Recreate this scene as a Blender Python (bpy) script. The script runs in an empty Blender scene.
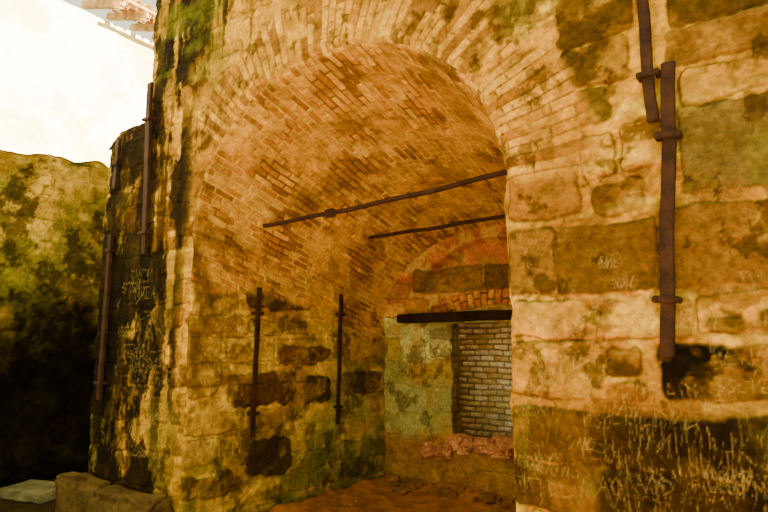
import bpy, bmesh, math, random
import numpy as np
from mathutils import Vector, Matrix
from mathutils import noise as mn
random.seed(7); rng=np.random.RandomState(7)

# ---------------------------------------------------------------- helpers
def lin(r,g,b):
    a=np.array([r,g,b],float)/255.0
    return np.where(a<=0.04045,a/12.92,((a+0.055)/1.055)**2.4)
def sm(a,b,x):
    t=np.clip((x-a)/(b-a),0,1); return t*t*(3-2*t)
def hsh(i,j,s):
    n=(i.astype(np.int64)*374761393+j.astype(np.int64)*668265263+int(s)*1274126177)&0x7fffffff
    n=((n^(n>>13))*1274126177)&0x7fffffff
    n=(n^(n>>16))&0xffffff
    return n/float(0xffffff)
def vnoise(x,y,s=0):
    xi=np.floor(x).astype(np.int64); yi=np.floor(y).astype(np.int64)
    fx=x-xi; fy=y-yi; fx=fx*fx*(3-2*fx); fy=fy*fy*(3-2*fy)
    a=hsh(xi,yi,s); b=hsh(xi+1,yi,s); c=hsh(xi,yi+1,s); d=hsh(xi+1,yi+1,s)
    return (a*(1-fx)+b*fx)*(1-fy)+(c*(1-fx)+d*fx)*fy
def fbm(x,y,s=0,o=4,g=.5):
    r=0;a=.5;t=0
    for k in range(o):
        r=r+a*vnoise(x*2**k+17.3*k,y*2**k+9.1*k,s+k); t+=a; a*=g
    return r/t
def mix(A,B,m):
    return A*(1-m[...,None])+B*m[...,None]
def lay(C,col,m):
    return C*(1-m[...,None])+np.asarray(col)*m[...,None]
def stone(S,T,C,D,box,color,seed,alpha=1.0,warp=.045,r=.035,h=.012,edge=.55,solid=False):
    s0,s1,t0,t1=box
    idx=np.nonzero((S>s0-.15)&(S<s1+.15)&(T>t0-.15)&(T<t1+.15))
    if len(idx[0])==0: return
    s=S[idx];t=T[idx]
    so,to=s,t
    s=s+warp*(fbm(so*4,to*4,seed,4,.6)-.5)*2.4; t=t+warp*(fbm(so*4+40,to*4,seed+9,4,.6)-.5)*2.0
    hx=(s1-s0)/2;hy=(t1-t0)/2; r=min(r,hx*.9,hy*.9)
    qx=np.abs(s-(s0+s1)/2)-hx+r; qy=np.abs(t-(t0+t1)/2)-hy+r
    d=np.hypot(np.maximum(qx,0),np.maximum(qy,0))+np.minimum(np.maximum(qx,qy),0)-r
    m=(1-sm(-.012,.008,d))
    wash=sm(.34,.50,fbm(so*3.5+3,to*4,seed+31,5,.6))
    tone=.3+1.4*fbm(so*9,to*16,seed+5,5,.65)
    col=color[None,:]*tone[:,None]
    lo=.62 if solid else .12
    mm=(m*alpha*(lo+(1-lo)*wash))[:,None]
    c=C[idx]*(1-mm)+col*mm
    bm0=sm(.32,.55,fbm(so*3+9,to*3,seed+77,3))
    band=np.exp(-(d/.009)**2)*edge*bm0
    c=c*(1-band[:,None])
    C[idx]=c
    D[idx]+=m*h*(.3+1.0*fbm(so*6,to*8,seed+3,3))-.010*np.exp(-(d/.010)**2)*bm0
def rubble(S,T,C,D,reg,pal,seed,hr=(.24,.4),wr=(.4,.95),prob=.9,alpha=.9,gap=.018,solid=False):
    R=random.Random(seed); t=reg[2]; k=0
    while t<reg[3]:
        h=R.uniform(*hr); s=reg[0]-R.uniform(0,.3)
        while s<reg[1]:
            w=R.uniform(*wr)
            if R.random()<prob:
                k+=1
                g=gap*R.uniform(.5,1.6)
                stone(S,T,C,D,(s+g,s+w-g,t+g+R.uniform(-.015,.015),t+h-g+R.uniform(-.015,.015)),pal[R.randrange(len(pal))],seed*100+k,alpha*R.uniform(.55,1),solid=solid)
            s+=w
        t+=h
def bricks(u,v,L,H,m=.012,seed=0):
    u=u+.014*(fbm(u*6,v*6,seed+50,2)-.5); v=v+.02*(fbm(u*2.5,v*2.5,seed+51,3)-.5)*2
    row=np.floor(v/H); off=(row%2)*.5+.3*hsh(row.astype(np.int64),row.astype(np.int64)*0,seed)
    uu=u/L+off; ci=np.floor(uu)
    fu=(uu-ci)*L; fv=v-row*H
    d=np.minimum(np.minimum(fu,L-fu),np.minimum(fv,H-fv))
    mask=sm(m*.3,m*1.1,d)
    rid=hsh(ci.astype(np.int64),row.astype(np.int64),seed+3)
    rid2=hsh(ci.astype(np.int64),row.astype(np.int64),seed+8)
    return mask,rid,rid2
def palmix(rid,pal):
    pal=np.array(pal); return pal[np.minimum((rid*len(pal)).astype(int),len(pal)-1)]
LET={'V':[(0,1,.5,0),(.5,0,1,1)],'I':[(.5,0,.5,1)],'N':[(0,0,0,1),(0,1,1,0),(1,0,1,1)],
'C':[(1,.9,.3,1),(.3,1,0,.5),(0,.5,.3,0),(.3,0,1,.1)],'R':[(0,0,0,1),(0,1,.9,.8),(.9,.8,0,.5),(.1,.5,1,0)],
'O':[(.3,0,0,.5),(0,.5,.4,1),(.4,1,1,.6),(1,.6,.7,0),(.7,0,.3,0)],'E':[(0,0,0,1),(0,1,1,1),(0,.5,.8,.5),(0,0,1,0)],
'T':[(.5,0,.5,1),(0,1,1,1)],'A':[(0,0,.5,1),(.5,1,1,0),(.25,.4,.75,.4)],'M':[(0,0,.1,1),(.1,1,.5,.3),(.5,.3,.9,1),(.9,1,1,0)],'L':[(0,1,0,0),(0,0,1,0)],
'W':[(0,1,.25,0),(.25,0,.5,.7),(.5,.7,.75,0),(.75,0,1,1)],'S':[(1,.9,.2,1),(.2,1,.1,.6),(.1,.6,.9,.4),(.9,.4,.8,0),(.8,0,0,.1)],'D':[(0,0,0,1),(0,1,.9,.7),(.9,.7,.9,.3),(.9,.3,0,0)]}
def strokes(S,T,C,segs,w=.007,color=lin(205,175,145),alpha=.6):
    for k,(a,b,c,d) in enumerate(segs):
        idx=np.nonzero((S>min(a,c)-.03)&(S<max(a,c)+.03)&(T>min(b,d)-.03)&(T<max(b,d)+.03))
        if len(idx[0])==0: continue
        s=S[idx];t=T[idx]; L2=(c-a)**2+(d-b)**2+1e-9
        wb=.005*(vnoise(s*12,t*12,k+7)-.5)
        h=np.clip(((s-a)*(c-a)+(t-b)*(d-b))/L2,0,1)
        dd=np.hypot(s-a-h*(c-a)+wb,t-b-h*(d-b)+wb)
        m=((1-sm(w*.4,w*1.5,dd))*alpha*(.15+.85*sm(.3,.7,vnoise(s*40,t*40,k))))[:,None]
        C[idx]=C[idx]*(1-m)+color*m
def word(txt,s,t,w,h,gap=.35,sl=0):
    o=[];x=s
    for ch in txt:
        ww=w*(.4 if ch=='I' else 1)
        for (a,b,c,d) in LET.get(ch,[]): o.append((x+a*ww+sl*b,t+b*h,x+c*ww+sl*d,t+d*h))
        x+=ww+w*gap
    return o
def rwords(reg,n,sz,seed):
    R=random.Random(seed);o=[]
    for i in range(n):
        L=''.join(R.choice(list(LET)) for _ in range(R.randint(2,6))); z=R.uniform(sz*.5,sz)
        o+=word(L,R.uniform(reg[0],reg[1]),R.uniform(reg[2],reg[3]),z*.6,z,sl=R.uniform(-.02,.03))
    return o
def rscr(reg,n,l,vert,seed):
    R=random.Random(seed);o=[]
    for i in range(n):
        s=R.uniform(reg[0],reg[1]);t=R.uniform(reg[2],reg[3]);L=R.uniform(l*.3,l)
        a=R.gauss(math.pi/2,.22) if R.random()<vert else R.uniform(0,math.pi)
        o.append((s,t,s+L*math.cos(a),t+L*math.sin(a)))
    return o

# ---------------------------------------------------------------- materials
def surf_mat(name,attr=True,base=(.5,.3,.1),rough=.95,bump=.25,scale=40,var=.35,metal=0,spec=.06):
    m=bpy.data.materials.new(name); m.use_nodes=True; nt=m.node_tree; N=nt.nodes; L=nt.links
    b=N['Principled BSDF']; b.inputs['Roughness'].default_value=rough; b.inputs['Metallic'].default_value=metal
    b.inputs['Specular IOR Level'].default_value=spec
    tc=N.new('ShaderNodeTexCoord')
    n1=N.new('ShaderNodeTexNoise'); n1.inputs['Scale'].default_value=scale; n1.inputs['Detail'].default_value=8; n1.inputs['Roughness'].default_value=.72
    L.new(tc.outputs['Object'],n1.inputs['Vector'])
    mr=N.new('ShaderNodeMapRange'); mr.inputs['From Min'].default_value=.3; mr.inputs['From Max'].default_value=.7
    mr.inputs['To Min'].default_value=1-var; mr.inputs['To Max'].default_value=1+var
    L.new(n1.outputs['Fac'],mr.inputs['Value'])
    mul=N.new('ShaderNodeVectorMath'); mul.operation='SCALE'
    if attr:
        a=N.new('ShaderNodeAttribute'); a.attribute_name='Col'; L.new(a.outputs['Color'],mul.inputs[0])
    else:
        n2=N.new('ShaderNodeTexNoise'); n2.inputs['Scale'].default_value=scale*.15; n2.inputs['Detail'].default_value=5
        L.new(tc.outputs['Object'],n2.inputs['Vector'])
        cr=N.new('ShaderNodeValToRGB'); e=cr.color_ramp.elements
        e[0].position=.3;e[0].color=(*[x*.5 for x in base],1); e[1].position=.7;e[1].color=(*[min(1,x*1.4) for x in base],1)
        L.new(n2.outputs['Fac'],cr.inputs['Fac']); L.new(cr.outputs['Color'],mul.inputs[0])
    L.new(mr.outputs['Result'],mul.inputs['Scale']); L.new(mul.outputs['Vector'],b.inputs['Base Color'])
    bp=N.new('ShaderNodeBump'); bp.inputs['Strength'].default_value=bump; bp.inputs['Distance'].default_value=.02
    L.new(n1.outputs['Fac'],bp.inputs['Height']); L.new(bp.outputs['Normal'],b.inputs['Normal'])
    return m
M_stone=surf_mat('weathered_masonry',bump=.7,scale=22,var=.45)
M_brick=surf_mat('old_brickwork',bump=.6,scale=28,var=.4)
M_ground=surf_mat('dirt_ground',bump=.6,scale=25)
M_core=surf_mat('masonry_core',False,tuple(lin(150,114,40)),scale=12,bump=.6)
M_dark=surf_mat('dark_masonry_core',False,tuple(lin(70,56,24)),scale=12,bump=.6)
M_iron=surf_mat('rusted_iron',False,tuple(lin(58,36,20)),rough=.8,scale=60,bump=.6,metal=.1,spec=.2)
M_wood=surf_mat('old_timber',False,tuple(lin(42,28,16)),rough=.85,scale=30,bump=.4)
M_rafter=surf_mat('sunlit_rafter',False,tuple(lin(220,180,110)),rough=.85,scale=30,bump=.4)  # pale base colour has the bright daylight on the rafters painted in
M_rock=surf_mat('rubble_stone',False,tuple(lin(140,100,46)),scale=20,bump=.6)
M_slab=surf_mat('grey_slab',False,tuple(lin(120,116,74)),scale=20,bump=.4)
M_tile=surf_mat('clay_roof_tile',False,tuple(lin(240,180,110)),scale=20,bump=.3)  # tile base colour set to its sunlit tone
M_leaf=surf_mat('fern_leaf',False,tuple(lin(120,130,24)),scale=20,bump=.1)

# ---------------------------------------------------------------- mesh utils
TINT=np.array([.80,.90,.40])
def make_mesh(name,verts,faces,cols=None,mat=None,smooth=True,tint=TINT):
    me=bpy.data.meshes.new(name)
    verts=np.asarray(verts,np.float32); faces=np.asarray(faces,np.int32)
    me.vertices.add(len(verts)); me.vertices.foreach_set('co',verts.ravel())
    me.loops.add(faces.size); me.loops.foreach_set('vertex_index',faces.ravel())
    me.polygons.add(len(faces)); me.polygons.foreach_set('loop_start',np.arange(0,faces.size,4,dtype=np.int32))
    me.update(calc_edges=True); me.validate()
    me.polygons.foreach_set('use_smooth',np.full(len(me.polygons),smooth))
    if cols is not None:
        at=me.color_attributes.new('Col','FLOAT_COLOR','POINT')
        c=np.ones((len(verts),4),np.float32); c[:,:3]=np.clip(cols*tint,0.001,.95); at.data.foreach_set('color',c.ravel())
    if mat: me.materials.append(mat)
    o=bpy.data.objects.new(name,me); bpy.context.scene.collection.objects.link(o); return o
def grid_part(P,C,keep=None,flip=False):
    ny,nx=P.shape[:2]; i=np.arange(ny*nx).reshape(ny,nx)
    f=np.stack([i[:-1,:-1],i[:-1,1:],i[1:,1:],i[1:,:-1]],-1)
    if flip: f=f[...,::-1]
    f=f.reshape(-1,4)
    if keep is not None: f=f[keep.ravel()]
    return P.reshape(-1,3),C.reshape(-1,3),f
def join_parts(name,parts,mat,tint=TINT):
    V=[];C=[];F=[];o=0
    for v,c,f in parts: V.append(v);C.append(c);F.append(f+o);o+=len(v)
    return make_mesh(name,np.concatenate(V),np.concatenate(F),np.concatenate(C),mat,True,tint)
def bm_obj(name,bm,mat,smooth=False):
    me=bpy.data.meshes.new(name); bm.normal_update(); bm.to_mesh(me); bm.free()
    if smooth:
        for p in me.polygons: p.use_smooth=True
    me.materials.append(mat); o=bpy.data.objects.new(name,me); bpy.context.scene.collection.objects.link(o); return o
def bbox(bm,x0,x1,y0,y1,z0,z1,bev=0,M=None):
    r=bmesh.ops.create_cube(bm,size=1); vs=r['verts']
    T=Matrix.Translation(((x0+x1)/2,(y0+y1)/2,(z0+z1)/2))@Matrix.Diagonal((x1-x0,y1-y0,z1-z0,1))
    if M is not None: T=M@T
    bmesh.ops.transform(bm,matrix=T,verts=vs)
    if bev>0:
        es=list({e for v in vs for e in v.link_edges}); bmesh.ops.bevel(bm,geom=es,offset=bev,segments=2,affect='EDGES')
def rock(bm,c,s,seed,sub=3):
    r=bmesh.ops.create_icosphere(bm,subdivisions=sub,radius=1); R=random.Random(seed)
    off=Vector((R.uniform(0,50),R.uniform(0,50),R.uniform(0,50))); rot=Matrix.Rotation(R.uniform(0,6.28),3,'Z')@Matrix.Rotation(R.uniform(-.5,.5),3,'X')
    for v in r['verts']:
        p=v.co.copy(); p=Vector([math.copysign(abs(q)**.38,q) for q in p])
        p*=1+.45*mn.noise(p*1.1+off)+.18*mn.noise(p*3+off)
        p=Vector((p.x*s[0],p.y*s[1],p.z*s[2]))*.85; v.co=rot@p+Vector(c)

# ---------------------------------------------------------------- geometry constants
YF=4.0; YB=7.6; CX=-3.67; A=1.86; XL=CX-A; XR=CX+A
def zc(y): return 1.26-.247*(y-YF)
def Bh(y): return 1.57-.054*(y-YF)
OCH=lin(230,166,66); OCH2=lin(174,118,48); YEL=lin(246,198,98)
BRN=lin(122,84,42); DBR=lin(72,50,28); BLK=lin(17,12,10); PUR=lin(32,20,20); TAN=lin(186,138,66); GRY=lin(134,110,70); GRN=lin(94,94,38); RED=lin(144,84,44)

def front_field(X,Z):
    n=fbm(X*1.6,Z*1.9,11,6,.6); n2=fbm(X*7,Z*8,12,5,.65); n3=fbm(X*.9+5,Z*3.2,13,5,.6); n4=fbm(X*22,Z*22,15,3,.6)
    C=lay(np.broadcast_to(OCH2,X.shape+(3,))*1.0,OCH,sm(.38,.56,n))
    C=lay(C,YEL,sm(.53,.66,n3)*.75)
    C=C*(.2+1.55*n2)[...,None]
    D=.05*(fbm(X*1.1,Z*1.1,14,3)-.5)+.04*(n2-.5)+.014*(n4-.5)
    rubble(X,Z,C,D,(-7.4,XL,-2,5.0),[BRN,DBR,TAN,TAN,BRN,GRY,DBR,RED],21,alpha=.9)
    rubble(X,Z,C,D,(XL,-1.9,3.2,5.0),[BRN,TAN,GRY,DBR],22,alpha=.6)
    rubble(X,Z,C,D,(XR,2.0,2.4,5.0),[BRN,DBR,TAN,GRY],23,alpha=.8)
    rubble(X,Z,C,D,(-.1,2.0,-2,2.4),[BRN,DBR,TAN,GRY],24,alpha=.8)
    rubble(X,Z,C,D,(XR,-.1,-2,-1.05),[BRN,DBR,BLK],25,alpha=.9)
    L=[((-1.75,-1.25,.92,1.40),lin(150,100,48),.9),((-1.17,-.86,.87,1.1),DBR,.9),((-1.36,-.88,1.8,2.1),DBR,.95),((-1.38,-.84,2.12,2.5),DBR,.95),
       ((-1.25,-1.02,1.5,1.78),lin(76,64,30),.9),((-.62,.02,.92,1.5),lin(112,90,60),.97),((-.6,.05,1.52,1.74),TAN,.7),((-.67,.02,1.76,2.02),BRN,.95),((-.62,.02,2.04,2.4),DBR,.95),
       ((-1.8,-1.45,.39,.85),BRN,.9),((-1.44,-.78,.37,.82),lin(100,70,38),.95),((-.77,.02,.39,.86),BRN,.95),((-1.2,-.62,.06,.32),BRN,.75),
       ((-.57,-.36,.1,.2),BLK,.9),((-.28,-.1,.12,.25),BLK,.9),((-.84,.02,-.28,.03),BLK,1.0),((-1.13,-.9,-.17,.03),DBR,.95),((-1.1,-.92,-.32,-.2),BLK,.8),
       ((-1.22,-.5,-.74,-.40),PUR,1.0),((-.5,.1,-.76,-.38),PUR,1.0),((-1.22,-.7,-1.06,-.75),PUR,1.0),((-.7,.1,-1.06,-.77),BLK,1.0),
       ((-1.8,-1.24,-.73,-.38),DBR,.95),((-1.8,-1.24,-1.05,-.74),DBR,.95),((-1.8,-1.2,-.33,.06),TAN,.8),((-1.8,-1.25,.09,.34),TAN,.8),((-.98,-.7,1.15,1.5),TAN,.6),
       ((-1.22,-1.0,1.14,1.44),TAN,.5),((-1.8,-1.42,1.46,1.75),TAN,.5),((-.6,.0,.1,.34),TAN,.4)]
    for k,(b,c,a) in enumerate(L): stone(X,Z,C,D,b,c,500+k*7,a,h=.022,warp=.045,r=.045,edge=.6,solid=a>=.9)
    ex=(X-CX)/A; ez=(Z-zc(YF))/Bh(YF); r=np.hypot(ex,ez)+1e-6; ph=np.arctan2(ez,ex)
    sc=1/np.hypot(np.cos(ph)/A,np.sin(ph)/Bh(YF))
    dist=(r-1)*sc
    arc=ph*1.7
    bm_,rid,rid2=bricks(dist+.02,arc,.33,.074,.010,seed=60)
    wmask=sm(.49,.61,fbm(X*2.0,Z*2.0,62,5,.6))
    ring=(1-sm(.55,.7,dist+.3*(fbm(X*3,Z*3,61,4)-.5)))*sm(-.12,.05,Z-zc(YF))*(dist>-.2)
    bc=palmix(rid,[lin(214,152,62),lin(198,134,54),lin(230,168,80),lin(172,112,44),lin(216,152,68),lin(222,160,74),lin(150,98,44)])*(.2+1.5*n2)[...,None]
    mc=np.broadcast_to(lin(158,108,50),C.shape)*(.4+1.1*n2)[...,None]
    bc=mix(mc,bc,bm_); bc=mix(bc,C,wmask*.8)
    C=mix(C,bc,ring); D=D*(1-.5*ring)+ring*(.008*bm_+.009*(rid2-.5)*bm_)*(1-.7*wmask)
    # grime / moss
    pier=(1-sm(-5.8,-5.45,X))
    lft=sm(.4,.5,fbm(X*3+3,Z*1.0,78,5,.6))*(1-sm(-6.9,-6.6,X)); C=lay(C,lin(64,60,28),lft*.7)
    ms2=sm(.44,.58,fbm(X*2.2+19,Z*1.6,74,5,.6))*pier*(1-sm(.2,1.6,Z))
    C=lay(C,lin(104,98,42),ms2*.6)
    g=sm(.45,.53,fbm(X*2.4+3,Z*1.2,71,7,.68)+.045*sm(.2,.8,Z)*(1-sm(2.4,3.1,Z)))*pier
    C=lay(C,BLK,np.clip(g,0,1)*.95)
    vs=sm(.48,.55,fbm(X*8+3,Z*.6,88,5,.6))*pier*(1-sm(2.6,3.2,Z))*sm(-1.9,-.6,Z); C=lay(C,lin(20,15,11),vs*.8)
    st=sm(.48,.58,fbm(X*6,Z*.6,72,5,.6))*sm(2.9,3.5,Z)*(1-sm(-5.0,-4.4,X))
    C=lay(C,BLK,st*.9)
    ms=sm(.46,.60,fbm(X*1.5+9,Z*1.5,73,6,.62))*sm(2.6,3.3,Z)*(1-sm(-4.2,-3.2,X))*sm(-6.8,-6.0,X)
    C=lay(C,lin(104,102,46),ms*.65)
    hs=sm(.45,.57,fbm(X*3+9,Z*2.0,87,6,.62))*sm(1.1,1.6,Z)*(1-sm(2.4,2.9,Z))*(1-sm(-5.2,-4.8,X)); C=lay(C,lin(40,28,18),hs*.75)
    lowr=sm(.45,.57,fbm(X*2+19,Z*1.4,75,6,.62))*sm(-1.9,-1.7,X)*(1-sm(-.5,.1,Z))
    C=lay(C,lin(58,38,24),lowr*.75)
    rt=sm(.53,.62,fbm(X*1.8+29,Z*2.2,76,6,.62))*sm(-1.7,-1.4,X)
    C=lay(C,lin(110,76,36),rt*.65)
    grn=sm(.54,.62,fbm(X*1.5+39,Z*1.2,89,6,.62))*sm(-1.9,-1.6,X); C=lay(C,lin(122,114,56),grn*.5)
    sp=sm(.59,.68,fbm(X*5+1,Z*5,79,5,.68)); C=lay(C,lin(46,32,20),sp*.65)
    bot=(1-sm(-.44,-.34,Z+.06*(fbm(X*5,Z*5,92,4)-.5)))*sm(-1.3,-1.15,X)*sm(.12,.34,fbm(X*3,Z*3,85,5,.6)); C=lay(C,lin(22,14,15),bot*.72)
    sg=rscr((-1.2,0,-1.15,-.45),260,.2,.9,3)+rscr((-1.75,-1.25,-1.05,-.4),80,.14,.7,4)+rscr((-1.75,-1.2,-.3,.3),70,.10,.5,5)
    sg+=rscr((-1.1,-.6,.1,.3),40,.08,.5,6)+rscr((-1.7,-1.4,.4,.8),40,.12,.5,16)
    strokes(X,Z,C,sg,.004,alpha=.17)
    strokes(X,Z,C,word('NETO',-1.62,.13,.07,.1)+word('M',-1.55,-.22,.12,.2)+word('R',-1.35,-.2,.1,.16),.0055,alpha=.42)
    strokes(X,Z,C,rwords((-1.78,-.3,-1.0,.35),46,.11,60)+rwords((-1.7,-.2,.3,1.0),10,.09,61),.0045,alpha=.22)
    strokes(X,Z,C,rscr((-7.0,-5.7,-1.3,.6),50,.2,.5,8)+word('MAR',-6.6,.1,.2,.25)+word('LIA',-6.5,-.4,.18,.22)+rscr((-1.7,-.1,-.35,.35),40,.1,.4,17)+rwords((-6.9,-5.8,-1.2,.8),18,.18,62),.008,alpha=.2)
    return C,D
def wob(z): return .045*(fbm(z*3,z*0+2,81,5,.6)-.5)*2
def front_patch(X,Z):
    C,D=front_field(X,Z)
    inj=(Z<zc(YF)); ex=(X-CX)/A; ez=(Z-zc(YF))/Bh(YF)
    d=np.where(inj,np.abs(np.abs(X-CX)-A),np.maximum(np.hypot(ex,ez)-1,0)*1.6)
    f=sm(0,.05,d); Y=YF-D*f+.02*(1-f)
    Xn=X+wob(Z)*np.exp(-d/.05)*np.sign(X-CX)
    return np.stack([Xn,Y,Z],-1),C
def ax(a,b,st): return np.linspace(a,b,int(round((b-a)/st))+1)
parts=[]
xs=np.concatenate([ax(XR,.1,.0085),ax(.14,2.0,.04)]); zs=np.concatenate([ax(-2,-1.2,.02),ax(-1.185,2.5,.0085),ax(2.53,6.8,.04)])
X,Z=np.meshgrid(xs,zs); P,C=front_patch(X,Z); parts.append(grid_part(P,C))
X,Z=np.meshgrid(ax(-7.42,XL,.012),ax(-2.05,2.8,.012)); P,C=front_patch(X,Z)
e=np.exp(-(X+7.42)/.05); P[...,1]+=.06*e; P[...,0]+=.09*(fbm(Z*2.5,Z*0,90,4)-.5)*np.exp(-(X+7.42)/.2)
cut=np.clip(-(X+7.42)*.55+.16,0,.2)*sm(2.3,2.8,Z); P[...,2]-=cut
parts.append(grid_part(P,C))
X,Z=np.meshgrid(ax(-6.56,XL,.012),np.concatenate([ax(2.75,5.0,.012),ax(5.05,6.8,.05)])); P,C=front_patch(X,Z); 
P[...,1]+=.05*np.exp(-(X+6.56)/.04); P[...,0]+=.08*(fbm(Z*3,Z*0,91,4)-.5)*np.exp(-(X+6.56)/.2); parts.append(grid_part(P,C))
th=np.linspace(math.pi,0,460); tt=np.concatenate([np.linspace(0,.55,230),np.linspace(.56,1,60)])
TH,TT=np.meshgrid(th,tt); X=CX+A*np.cos(TH); Z0=zc(YF)+Bh(YF)*np.sin(TH); Z=Z0+(6.8-Z0)*TT
P,C=front_patch(X,Z); parts.append(grid_part(P,C))
def side_field(S,T,seed,base=OCH2):
    n=fbm(S*2,T*2,seed,4); C=np.broadcast_to(base,S.shape+(3,))*(.5+n)[...,None]; D=.04*(fbm(S*1.5,T*1.5,seed+2,3)-.5)
    rubble(S,T,C,D,(S.min(),S.max(),T.min(),T.max()),[BRN,DBR,BLK,TAN],seed+3); return C,D
S,T=np.meshgrid(ax(4.05,8.1,.03),ax(-2,2.72,.03)); C,D=side_field(S,T,300); parts.append(grid_part(np.stack([-7.40-D,S,T],-1),C))
S,T=np.meshgrid(ax(4.05,8.1,.03),ax(2.7,6.8,.03)); C,D=side_field(S,T,310); parts.append(grid_part(np.stack([-6.55-D,S,T],-1),C))
S,T=np.meshgrid(ax(-7.42,-6.5,.03),ax(4.0,8.1,.03)); C,D=side_field(S,T,320,GRN); parts.append(grid_part(np.stack([S,T,2.74+D-np.clip(-(S+7.42)*.5+.12,0,.15)],-1),C))
join_parts('wall_front',parts,M_stone)

# ---------------------------------------------------------------- recess: side walls and vault
VB=[lin(216,156,72),lin(202,138,60),lin(230,172,86),lin(190,124,54),lin(206,146,66),lin(220,158,76),lin(194,130,60),lin(158,104,50)]
def vault_bricks(u,v,seed=100):
    m,rid,rid2=bricks(u,v,.27,.084,.014,seed)
    n=fbm(u*7,v*7,seed+4,5,.65); C=palmix(rid,VB)*(.3+1.4*n)[...,None]
    mo=lay(np.broadcast_to(lin(120,80,38),C.shape)*1.0,lin(236,188,106),sm(.4,.55,fbm(u*2.5,v*2.5,seed+9,5)))
    C=mix(mo,C,m)
    pl=sm(.48,.60,fbm(u*1.6,v*1.6,seed+6,6,.6))
    C=mix(C,np.broadcast_to(lin(224,164,74),C.shape)*(.25+1.5*n)[...,None],pl*.65)
    dk=sm(.54,.66,fbm(u*2.2+7,v*2.2,seed+7,6,.62)); C=lay(C,lin(120,82,40),dk*.5)
    D=(.014*m+.016*(rid2-.5)*m)*(1-.6*pl)+.03*(fbm(u*1.5,v*1.5,seed+8,3)-.5)+.024*(n-.5)
    return C,D
ys=ax(YF,YB+.02,.0125)
q=np.linspace(0,1,275); Yg,Q=np.meshgrid(ys,q); Z=-2.05+(zc(Yg)+2.05)*Q
n=fbm(Yg*1.6,Z*1.8,131,6,.6); n2=fbm(Yg*7,Z*8,132,5,.65)
C=lay(np.broadcast_to(lin(172,130,56),Z.shape+(3,))*1.0,lin(236,190,98),sm(.38,.56,n))*(.25+1.55*n2)[...,None]
D=.05*(fbm(Yg*1.2,Z*1.2,133,3)-.5)+.04*(n2-.5)
rubble(Yg,Z,C,D,(4.0,7.6,-2,.6),[TAN,BRN,GRY,TAN,TAN],31,hr=(.22,.36),wr=(.45,1.0),alpha=.55,prob=.85)
gr=sm(.40,.56,fbm(Yg*1.5+4,Z*1.8,136,6,.6))*(1-sm(-.9,.6,Z))*sm(4.6,6.0,Yg)
C=lay(C,lin(146,146,74),gr*.7)
gg=sm(.47,.58,fbm(Yg*2.5+4,Z*2.8,138,6,.6))*(1-sm(-1.4,-.7,Z)); C=lay(C,lin(90,96,40),gg*.65)
for k,(b,c,a) in enumerate([((4.75,6.0,.5,.8),lin(64,44,26),.95),((5.33,6.3,-.2,.06),lin(104,60,34),.92),((4.6,5.65,-.66,-.27),lin(84,52,28),.95),((5.8,6.35,-.7,-.36),lin(64,46,26),.95),
  ((6.55,7.5,-.62,-.3),lin(94,72,38),.9),((4.92,5.6,-1.48,-1.05),lin(50,32,18),.92),((4.2,4.84,.14,.4),BRN,.8),((4.0,4.7,-1.58,-1.35),DBR,.9),((6.5,7.5,-.15,.25),TAN,.7),((6.0,7.6,-1.75,-1.3),GRN,.6),
  ((4.05,4.5,-.5,-.1),BRN,.7),((6.5,7.5,.35,.6),BRN,.6)]):
    stone(Yg,Z,C,D,b,c,800+k*5,a,h=.03,warp=.09,r=.14,solid=a>=.9)
Cb,Db=vault_bricks(Yg,Z-zc(Yg))
bmk=sm(-.05,.08,Z-(zc(Yg)-.28-.35*sm(5.2,4.0,Yg)+.4*(fbm(Yg*2,Z*2,135,4)-.5)))
C=mix(C,Cb,bmk); D=D*(1-bmk)+Db*bmk
ft=sm(.45,.58,fbm(Yg*3,Z*2,137,5,.6))*(1-sm(4.1,4.7,Yg)); C=lay(C,DBR,ft*.6)
bk=sm(.58,.67,fbm(Yg*3+8,Z*3,139,6,.65))*(1-bmk); C=lay(C,lin(56,42,24),bk*.65)
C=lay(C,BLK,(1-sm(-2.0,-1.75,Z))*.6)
strokes(Yg,Z,C,word('VINICIN',4.03,-1.16,.11,.2,.3),.009,alpha=.85)
sg=word('WEVAN',4.3,.18,.13,.16)+word('NEAL',4.95,.16,.15,.15)+word('RO',5.5,-.16,.25,.17)+rscr((4.1,7.3,-.9,.5),70,.12,.5,9)+word('IAM',5.95,-.95,.15,.15)+rwords((4.1,7.2,-1.1,.5),24,.16,63)
strokes(Yg,Z,C,sg,.009,alpha=.3)
ff=sm(0,.05,Yg-YF)
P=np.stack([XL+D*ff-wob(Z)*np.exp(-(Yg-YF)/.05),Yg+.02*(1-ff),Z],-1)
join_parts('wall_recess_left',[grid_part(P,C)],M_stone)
ys2=ax(YF,YB+.02,.03); q=np.linspace(0,1,110); Yg,Q=np.meshgrid(ys2,q); Z=-2.05+(zc(Yg)+2.05)*Q
C,D=side_field(Yg,Z,330,lin(225,170,85)); ff=sm(0,.05,Yg-YF)
P=np.stack([XR-D*ff+wob(Z)*np.exp(-(Yg-YF)/.05),Yg+.02*(1-ff),Z],-1)
join_parts('wall_recess_right',[grid_part(P,C)],M_stone)
th=np.linspace(math.pi,0,440); Yg,TH=np.meshgrid(ys,th)
arc=(math.pi-TH)*1.7
C,D=vault_bricks(Yg,arc)
smd=sm(.42,.55,fbm(Yg*2+3,arc*2,141,5))*(1-sm(4.1,4.7,Yg))*sm(3.2,3.8,arc); C=lay(C,DBR,smd*.7)
haunch_dk=sm(.42,.56,fbm(Yg*1.6+3,arc*1.6,142,5,.6))*(1-sm(.5,1.6,arc))*(1-sm(4.2,5.2,Yg)); C=lay(C,lin(84,60,28),haunch_dk*.65)  # uneven browner patches on the left haunch near the front
nx=-np.cos(TH)/A; nz=-np.sin(TH)/Bh(Yg); nn=np.hypot(nx,nz); nx/=nn; nz/=nn
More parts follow.
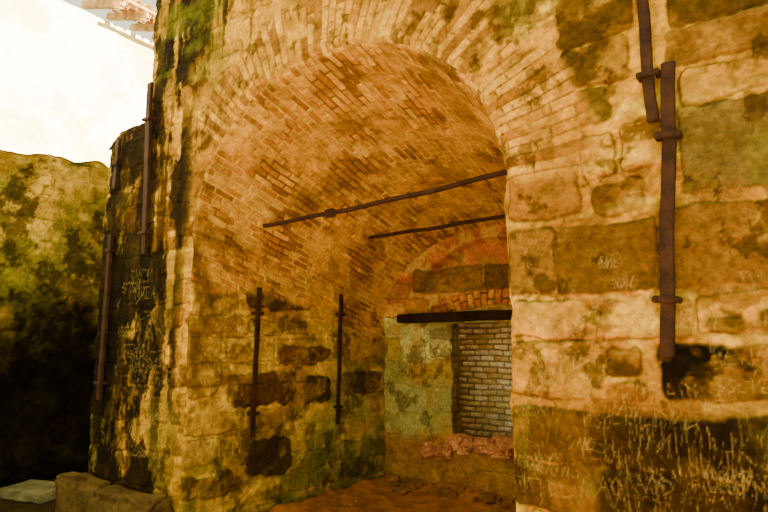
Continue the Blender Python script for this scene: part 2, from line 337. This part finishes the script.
ff=sm(0,.05,Yg-YF); Z0=zc(Yg)+Bh(Yg)*np.sin(TH); D=D*ff
P=np.stack([CX+A*np.cos(TH)+nx*D+np.sign(np.cos(TH))*wob(Z0)*np.exp(-(Yg-YF)/.05)*1.0,Yg+.02*(1-ff),Z0+nz*D],-1)
join_parts('ceiling_vault',[grid_part(P,C)],M_brick)

# ---------------------------------------------------------------- back wall
OX0,OX1,OZ0,OZ1=-4.33,-2.95,-1.27,.38
X,Z=np.meshgrid(ax(-5.62,-1.72,.0135),ax(-2.05,1.85,.0135))
n=fbm(X*2,Z*2,151,5,.6); n2=fbm(X*8,Z*8,152,5,.65)
C=lay(np.broadcast_to(lin(188,156,92),X.shape+(3,))*1.0,lin(234,220,184),sm(.4,.6,n))*(.3+1.35*n2)[...,None]
D=.04*(n-.5)+.04*(n2-.5)
rubble(X,Z,C,D,(-5.6,-1.8,-2,.5),[lin(196,184,150),GRY,TAN,lin(160,146,110)],41,hr=(.3,.42),wr=(.45,.8),alpha=.7)
C=lay(C,lin(156,160,124),sm(.44,.6,fbm(X*2.2,Z*2.2,153,6,.62))*(1-sm(-.6,.6,Z))*.5)
C=lay(C,lin(190,130,64),sm(.5,.6,fbm(X*2.6,Z*2.6,156,6,.62))*.5)
C=lay(C,lin(70,52,32),sm(.56,.65,fbm(X*4,Z*4,157,6,.65))*.6)
low=1-sm(-1.35,-1.1,Z+.3*(fbm(X*3,Z*3,154,4)-.5)); C=mix(C,np.broadcast_to(lin(170,112,62),C.shape)*(.2+1.6*n2)[...,None],low*.85)
lun=sm(.5,.6,Z)
C=mix(C,np.broadcast_to(lin(190,108,74),C.shape)*(.25+1.45*n2)[...,None],lun)
C=lay(C,lin(214,170,112),lun*sm(.5,.62,fbm(X*3,Z*3,155,5,.6))*.7)
ex=np.hypot((X-CX)/1.3,(Z-.5)/1.05); rec=(1-sm(.97,1.03,ex))*sm(.82,.86,Z)
D-=.14*rec
for k,(b,c,a) in enumerate([((-4.98,-4.43,.86,1.2),lin(110,78,52),.9),((-4.43,-3.86,.86,1.24),lin(136,100,66),.95),((-3.86,-3.24,.86,1.2),lin(104,74,50),.95),((-3.2,-2.5,.88,1.2),GRY,1)]):
    stone(X,Z,C,D,b,c,900+k,a,h=.03,warp=.06,r=.05,solid=True)
rr=np.hypot(X-CX,Z+.75); ph=np.arctan2(Z+.75,X-CX); rg=sm(1.36,1.38,rr)*(1-sm(1.60,1.63,rr))*sm(.52,.54,Z)
m,rid,_=bricks(rr-1.37,ph*1.5,.25,.11,.014,161); bc=mix(np.broadcast_to(lin(100,66,40),C.shape),palmix(rid,[lin(210,130,76),lin(190,108,66),lin(218,148,90)])*(.3+1.3*n2)[...,None],m)
C=mix(C,bc,rg); D+=rg*.05*m
for k,(b,c,a) in enumerate([((-5.5,-5.12,.5,.72),lin(218,154,84),1),((-5.1,-4.72,.53,.76),lin(194,128,72),1),((-5.45,-5.05,.76,1.0),lin(166,112,60),1),((-4.68,-4.3,.53,.66),lin(150,90,56),1)]):
    stone(X,Z,C,D,b,c,950+k,a,h=.04,warp=.04,r=.05,solid=True)
strokes(X,Z,C,rscr((-5.4,-4.4,-1,.3),30,.12,.5,19)+rwords((-5.4,-4.6,-.9,.3),10,.14,64),.008,alpha=.3)
xc=(X[:-1,:-1]+X[1:,1:])/2; zcn=(Z[:-1,:-1]+Z[1:,1:])/2
rag=.11*(fbm(xc*5,zcn*5,171,5,.6)-.5)*2
keep=~((xc>OX0+rag*.5)&(xc<OX1)&(zcn<OZ1)&(zcn>OZ0+rag*2.6-.03))
part=[grid_part(np.stack([X,YB-D,Z],-1),C,keep)]
YR=7.82
def reveal(P0,P1,P2,seed,base):
    a,b=np.meshgrid(np.linspace(0,1,40),np.linspace(0,1,120)); P=np.array(P0)+(np.array(P1)-P0)*a[...,None]+(np.array(P2)-P0)*b[...,None]
    nn=fbm(a*2,b*10,seed,4); m,rid,_=bricks(a*.25,b*1.8,.27,.095,.014,seed+3)
    P=P+.03*(nn-.5)[...,None]; return grid_part(P,np.broadcast_to(base,P.shape)*((.3+nn)*(.55+.45*m)*(.8+.4*rid))[...,None])
part.append(reveal((OX0-.01,YB-.02,OZ0-.2),(OX0-.01,YR,OZ0-.2),(OX0-.01,YB-.02,OZ1+.05),180,lin(160,134,90)))
part.append(reveal((OX1,YB-.02,OZ0-.2),(OX1,YR,OZ0-.2),(OX1,YB-.02,OZ1+.05),181,lin(170,140,90)))
part.append(reveal((OX0-.05,YB+.03,OZ0-.06),(OX0-.05,YR,OZ0-.06),(OX1+.05,YB+.03,OZ0-.06),182,lin(160,116,80)))
part.append(reveal((OX0-.05,YB,OZ1+.02),(OX0-.05,YR,OZ1+.02),(OX1+.05,YB,OZ1+.02),183,lin(120,80,50)))
join_parts('wall_back',part,M_stone)
X,Z=np.meshgrid(ax(-7.2,-1.6,.015),ax(-2.0,1.6,.015))
m,rid,r2=bricks(X+.03*(fbm(X*4,Z*4,195,3)-.5),Z+.06*(fbm(X*2,Z*2,196,3)-.5),.25,.09,.018,191); n=fbm(X*3,Z*3,192,5,.6); n2=fbm(X*11,Z*11,193,4,.6)
C=mix(np.broadcast_to(lin(140,122,78),X.shape+(3,)),palmix(rid,[lin(250,240,205),lin(236,220,170),lin(252,246,220),lin(220,204,150),lin(210,188,130)])*(.6+.9*n2)[...,None],m)
C=lay(C,lin(130,150,96),sm(.45,.62,n)*(1-sm(-1.4,-.2,Z))*.5); C=lay(C,lin(180,145,82),sm(.5,.62,fbm(X*4,Z*4,194,6,.62))*.4)
C=lay(C,lin(120,92,50),sm(-.05,.4,Z)*.4)
join_parts('wall_yard',[grid_part(np.stack([X,8.95-.02*m-.03*r2*m,Z],-1),C)],M_brick,np.array([1,1,.82]))

# ---------------------------------------------------------------- far left wall
S,T=np.meshgrid(ax(1.0,13,.022),ax(-2,3.25,.022))
n=fbm(S*1.1,T*1.3,201,6,.6); n2=fbm(S*5,T*5.5,202,6,.68)
C=lay(np.broadcast_to(lin(160,128,54),S.shape+(3,))*1.0,lin(230,194,110),sm(.4,.6,n))*(.15+1.6*n2)[...,None]
D=.12*(fbm(S*1.1,T*1.1,203,4)-.5)+.12*(n2-.5)
rubble(S,T,C,D,(1,13,-2,3.1),[GRN,BRN,TAN,GRY],51,hr=(.3,.5),wr=(.4,.9),alpha=.4,prob=.5)
C=lay(C,lin(96,98,42),sm(.42,.56,fbm(S*1.1+3,T*1.1,204,7,.68))*(1-sm(2.3,3.0,T))*.8)
C=lay(C,lin(34,28,14),sm(.49,.58,fbm(S*2.2+3,T*1.8,205,7,.7)-.08*sm(1.5,3,T))*.8)
C=lay(C,lin(160,150,66),sm(.56,.65,fbm(S*3.5+3,T*3.5,208,6,.7))*.5)
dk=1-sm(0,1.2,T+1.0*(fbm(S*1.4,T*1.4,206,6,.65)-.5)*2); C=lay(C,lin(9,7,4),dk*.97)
top=3.12+.18*(fbm(S*1.5,S*0,207,4)-.5)*2
Z=np.where(T>2.6,2.6+(T-2.6)*(top-2.6)/.65,T)
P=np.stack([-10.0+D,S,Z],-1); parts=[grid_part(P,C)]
a,b=np.meshgrid(np.linspace(0,.9,25),S[0]); tp=(3.12+.18*(fbm(b*1.5,b*0,207,4)-.5)*2)
parts.append(grid_part(np.stack([-10.0-a+.02,b,tp+.05*fbm(a*6,b*6,208,3)-.02],-1),np.broadcast_to(lin(190,180,100),a.shape+(3,))*(.6+.6*fbm(a*6,b*6,209,3))[...,None]))
join_parts('wall_left',parts,M_stone)
S,T=np.meshgrid(ax(-1,13,.03),ax(3.0,6.4,.03)); n=fbm(S*1.2,T*1.2,211,6,.6)
C=lay(np.broadcast_to(lin(236,212,150),S.shape+(3,))*1.0,lin(252,246,225),sm(.4,.6,n))
join_parts('wall_upper_left',[grid_part(np.stack([-10.85+.1*(n-.5),S,T],-1),C)],surf_mat('pale_plaster',bump=.3,scale=14,var=.12),np.array([1,1,.92]))

# ---------------------------------------------------------------- ground
S,T=np.meshgrid(ax(-10.3,3,.035),ax(-2.5,9.0,.035)); n=fbm(S*1.2,T*1.2,221,4); n2=fbm(S*7,T*7,222,5,.65)
inr=sm(3.9,4.3,T)*sm(XL-.1,XL+.1,S)
C=mix(np.broadcast_to(lin(56,42,24),S.shape+(3,)),np.broadcast_to(lin(176,112,66),S.shape+(3,)),np.clip(inr+sm(-6.5,-4,S)*.8,0,1))*(.3+1.4*n2)[...,None]
Zg=-2.0+.05*(n-.5)+.06*(n2-.5)+.22*np.exp(-np.abs(S-XL)/.35)*inr*(.4+n)*(1-sm(7.6,7.7,T))+.16*np.exp(-np.abs(T-7.55)/.25)*inr*(.3+n)
join_parts('floor',[grid_part(np.stack([S,T,Zg],-1),C)],M_ground)

# ---------------------------------------------------------------- solid masses behind the faces, plus unseen sun blockers
bm=bmesh.new()
bbox(bm,-7.3,-5.7,4.14,8.1,-2.0,2.55); bbox(bm,-6.45,2,4.14,8.1,2.98,6.8); bbox(bm,-6.45,-5.7,4.14,8.1,2.5,3.0)
bbox(bm,-1.6,2,4.14,8.1,-2,3.0); bbox(bm,-6.45,-6.0,8.1,12.5,1.65,6.8); bbox(bm,-1.6,2,8.1,11,-2,6.8)  # last two boxes: unseen, added to keep sun off left wall and yard
bbox(bm,-5.7,OX0-.06,7.74,YR-.01,-2,3.0); bbox(bm,OX1+.05,-1.6,7.74,YR-.01,-2,3.0); bbox(bm,OX0-.06,OX1+.05,7.74,YR-.01,-2,OZ0-.1); bbox(bm,OX0-.06,OX1+.05,7.74,YR-.01,OZ1+.07,3.0)
core=bm_obj('wall_core_sun_block',bm,M_core)
bm=bmesh.new(); bbox(bm,-10.95,-10.25,-1,13,-2,2.7); bbox(bm,-11.4,-10.95,-1,13,2.6,6.3); bm_obj('wall_left_core',bm,M_dark)

# plinth: rough, sloping footing course
bm=bmesh.new()
for i,(x0,x1,y) in enumerate([(-7.68,-6.72,3.80),(-6.74,-5.56,3.66)]):
    bbox(bm,x0,x1,y,4.0,-2.1,-1.47-.03*i,.05)
bmesh.ops.subdivide_edges(bm,edges=bm.edges[:],cuts=7,use_grid_fill=True)
for v in bm.verts:
    q=v.co.copy(); v.co+=Vector((mn.noise(q*3),mn.noise(q*3+Vector((9,0,0))),mn.noise(q*3+Vector((0,9,0)))))*.06+Vector((mn.noise(q*9),mn.noise(q*9+Vector((9,0,0))),mn.noise(q*9+Vector((0,9,0)))))*.025
    if q.z>-1.8: v.co.z-=.16*max(0,(4.0-q.y)/.35)**2*.6
bm_obj('stone_plinth',bm,surf_mat('plinth_stone',False,tuple(lin(92,74,34)),scale=14,bump=.8,var=.5),True)

bm=bmesh.new(); bbox(bm,-5.15,-2.6,7.38,7.80,.40,.53,.012)
bmesh.ops.subdivide_edges(bm,edges=[e for e in bm.edges if e.calc_length()>1],cuts=16)
for v in bm.verts: v.co.z+=.012*mn.noise(v.co*3); v.co.y+=.015*mn.noise(v.co*2)
bm_obj('timber_lintel',bm,M_wood)

bm=bmesh.new(); R=random.Random(5)
for i in range(34):
    x=R.uniform(-4.75,-3.05); s=R.uniform(.03,.11); rock(bm,(x,YB+R.uniform(-.08,.15),-1.36+R.uniform(0,.16) if x>-4.3 else -1.42+R.uniform(-.1,.1)),(s*1.5,s,s*.8),i)
bm_obj('broken_sill_stones',bm,surf_mat('sill_rubble',False,tuple(lin(200,140,88)),scale=16,bump=.8,var=.5),False)
bm=bmesh.new()
for i in range(120):
    if R.random()<.6: x=R.uniform(-5.4,-2.2); y=7.5-abs(R.gauss(0,.15))
    else: y=R.uniform(4.4,7.4); x=XL+.06+abs(R.gauss(0,.15))
    s=R.uniform(.015,.04) if R.random()<.85 else R.uniform(.05,.09); rock(bm,(x,y,-1.94+.1*math.exp(-abs(7.55-y)/.25)),(s*1.5,s,s*.7),100+i,2)
bm_obj('floor_rubble',bm,M_rock,False)

for i,(x,y,w,d,h,rz) in enumerate([(-9.0,4.2,.9,.6,.12,.3),(-9.35,3.5,.7,.5,.16,-.4),(-8.75,4.9,.6,.5,.1,.8)]):
    bm=bmesh.new(); bbox(bm,-w/2,w/2,-d/2,d/2,0,h,.02); bmesh.ops.subdivide_edges(bm,edges=bm.edges[:],cuts=3,use_grid_fill=True)
    for v in bm.verts: v.co+=Vector((mn.noise(v.co*3+Vector((i,0,0))),mn.noise(v.co*3+Vector((0,i,5))),0))*.08
    o=bm_obj('stone_slab',bm,M_slab); o.location=(x,y,-1.99); o.rotation_euler=(0.03,.02,rz)

# ---------------------------------------------------------------- iron
def strap(p0,p1,nrm,w,t,clamps,seed=0,off=.05):
    p0=Vector(p0);p1=Vector(p1);nrm=Vector(nrm).normalized(); ax_=(p1-p0); L=ax_.length; az=ax_.normalized(); side=az.cross(nrm).normalized()
    B=Matrix.Identity(4)
    for r in range(3): B[r][0]=side[r];B[r][1]=nrm[r];B[r][2]=az[r];B[r][3]=(p0+nrm*off)[r]
    bm=bmesh.new(); bbox(bm,-w/2,w/2,-t/2,t/2,0,L,.006)
    es=[e for e in bm.edges if e.calc_length()>L*.8]; bmesh.ops.subdivide_edges(bm,edges=es,cuts=24)
    for v in bm.verts:
        z=v.co.z; v.co.x+=.012*mn.noise(Vector((seed,0,z*2)))+.004*mn.noise(Vector((v.co.x*30,seed,z*14))); v.co.y+=.01*mn.noise(Vector((0,seed,z*2)))
    for cl in clamps:
        z=cl*L; e=w*.85
        bbox(bm,-w/2-e*.5,w/2+e*.5,t/2,t/2+.022,z-.022,z+.022,.006)
        for sgn in(-1,1):
            bbox(bm,sgn*(w/2+e*.3)-.016,sgn*(w/2+e*.3)+.016,-off-.04,t/2+.03,z-.018,z+.018,.005)
    bmesh.ops.transform(bm,matrix=B,verts=bm.verts[:])
    return bm_obj('iron_strap_bar',bm,M_iron)
N=(0,-1,0)
strap((-.755,YF,1.43),(-.785,YF,2.75),N,.07,.035,[.24],1,.06)
strap((-.775,YF,-.04),(-.64,YF,1.80),N,.082,.035,[.185,.74],2,.06)
strap((-6.33,YF,1.1),(-6.43,YF,3.25),N,.09,.04,[.12,.78],3,.06)
strap((-7.06,YF,2.0),(-7.04,YF,2.66),N,.08,.04,[.5],4,.07)
strap((-7.07,YF,-.59),(-7.06,YF,1.42),N,.08,.04,[.1,.9],5,.07)
strap((XL,4.93,-1.0),(XL,4.96,.75),(1,0,0),.062,.035,[.15,.82],6,.05)
strap((XL,6.45,-1.0),(XL,6.5,.78),(1,0,0),.062,.035,[.13,.84],7,.05)
def rod(pts,r,knots,name='iron_tie_rod'):
    cu=bpy.data.curves.new(name,'CURVE'); cu.dimensions='3D'; cu.bevel_depth=r; cu.bevel_resolution=4; cu.use_fill_caps=True
    s=cu.splines.new('POLY'); n=24; s.points.add(n-1); a=Vector(pts[0]);b=Vector(pts[1])
    for i in range(n):
        t=i/(n-1); p=a.lerp(b,t); p.z-=.03*math.sin(math.pi*t)+.006*math.sin(t*21); s.points[i].co=(*p,1)
    for k in knots:
        s=cu.splines.new('POLY'); s.points.add(3)
        for i,(dt,rr) in enumerate([(-.018,1.2),(-.012,2.0),(.012,2.0),(.018,1.2)]):
            p=a.lerp(b,k+dt); p.z-=.03*math.sin(math.pi*k); s.points[i].co=(*p,1); s.points[i].radius=rr
    cu.materials.append(M_iron); o=bpy.data.objects.new(name,cu); bpy.context.scene.collection.objects.link(o)
rod([(-5.42,4.95,1.50),(-1.85,4.95,1.63)],.026,[.3])
rod([(-5.1,6.6,1.57),(-2.1,6.6,1.66)],.026,[])

# ---------------------------------------------------------------- tiled roof eave
bm=bmesh.new()
def slope(x): return 6.72-(x+10.4)*.35
for y in np.arange(5.75,12,.55):
    M=Matrix.Translation((-10.9,y,slope(-10.9)))@Matrix.Rotation(math.atan(.35),4,'Y'); bbox(bm,-1.2,.45,-.05,.05,-.14,0,0,M)
for k in range(5):
    x=-11.7+k*.33; M=Matrix.Translation((x,8.8,slope(x)+.02))@Matrix.Rotation(math.atan(.35),4,'Y'); bbox(bm,-.03,.03,-3.2,3.2,-.02,.02,0,M)
raft=bm_obj('rafters',bm,M_rafter)
V=[];F=[]
for y in np.arange(5.65,12,.2):
    for k in range(4):
        x0=-11.75+k*.33
        b=len(V)
        for i in range(7):
            a=math.pi*i/6
            for (x,rr,dz) in((x0,.085,.07),(x0+.38,.11,.045)): V.append((x,y+rr*math.cos(a),slope(x)+dz+rr*math.sin(a)))
        for i in range(6): F.append((b+2*i,b+2*i+1,b+2*i+3,b+2*i+2))
tiles=make_mesh('roof_tiles',V,F,None,M_tile)
emp=bpy.data.objects.new('tiled_roof',None); bpy.context.scene.collection.objects.link(emp); raft.parent=emp; tiles.parent=emp

def fern(loc,s,seed):
    R=random.Random(seed); V=[];F=[]
    for k in range(16):
        a=R.uniform(0,6.28); L=s*R.uniform(.6,1); 
        for i in range(9):
            t=(i+1)/9; c=Vector((math.cos(a)*L*t,math.sin(a)*L*t,L*(.9*t-1.1*t*t))); w=.35*L*(1-t)*.6+.01
            for sg in(-1,1):
                d=Vector((-math.sin(a)*sg,math.cos(a)*sg,-.2)); f=Vector((math.cos(a),math.sin(a),0))
                b=len(V); V+= [c,c+d*w*.5+f*.012*s*4,c+d*w,c+d*w*.5-f*.012*s*4]; F.append((b,b+1,b+2,b+3))
    o=make_mesh('wall_fern',[tuple(v) for v in V],F,None,M_leaf,False); o.location=loc
fern((-9.95,5.5,2.75),.3,1); fern((-9.95,5.3,2.3),.3,2); fern((-9.95,5.0,3.1),.3,3)

# ---------------------------------------------------------------- raise everything so that the ground is z=0
for o in bpy.context.scene.objects:
    if o.parent is None: o.location.z+=2.0

# ---------------------------------------------------------------- light
w=bpy.data.worlds.new('World'); bpy.context.scene.world=w; w.use_nodes=True; nt=w.node_tree
bg=nt.nodes['Background']; bg.inputs['Color'].default_value=(1,.91,.60,1); bg.inputs['Strength'].default_value=1.75
def sun(name,e,ang,col,d):
    sd=bpy.data.lights.new(name,'SUN'); sd.energy=e; sd.angle=ang; sd.color=col; so=bpy.data.objects.new(name,sd); bpy.context.scene.collection.objects.link(so)
    so.rotation_euler=Vector(d).to_track_quat('-Z','Y').to_euler()
sun('sun',75,.02,(1,.95,.82),(-1,-.30,-.98))
sun('courtyard_bounce_fill',2.4,1.3,(1,.88,.56),(-.32,.8,.45))  # added fill aimed upward, imitates courtyard bounce into the vault

# ---------------------------------------------------------------- camera
cd=bpy.data.cameras.new('camera'); cam=bpy.data.objects.new('camera',cd); bpy.context.scene.collection.objects.link(cam)
cd.sensor_width=36; cd.lens=600/768*36; cam.location=(0,0,2.0)
ya=math.radians(36.06); pi_=math.radians(8.904)
fw=Vector((-math.sin(ya)*math.cos(pi_),math.cos(ya)*math.cos(pi_),math.sin(pi_)))
cam.rotation_euler=fw.to_track_quat('-Z','Y').to_euler(); cd.clip_start=.05
bpy.context.scene.camera=cam
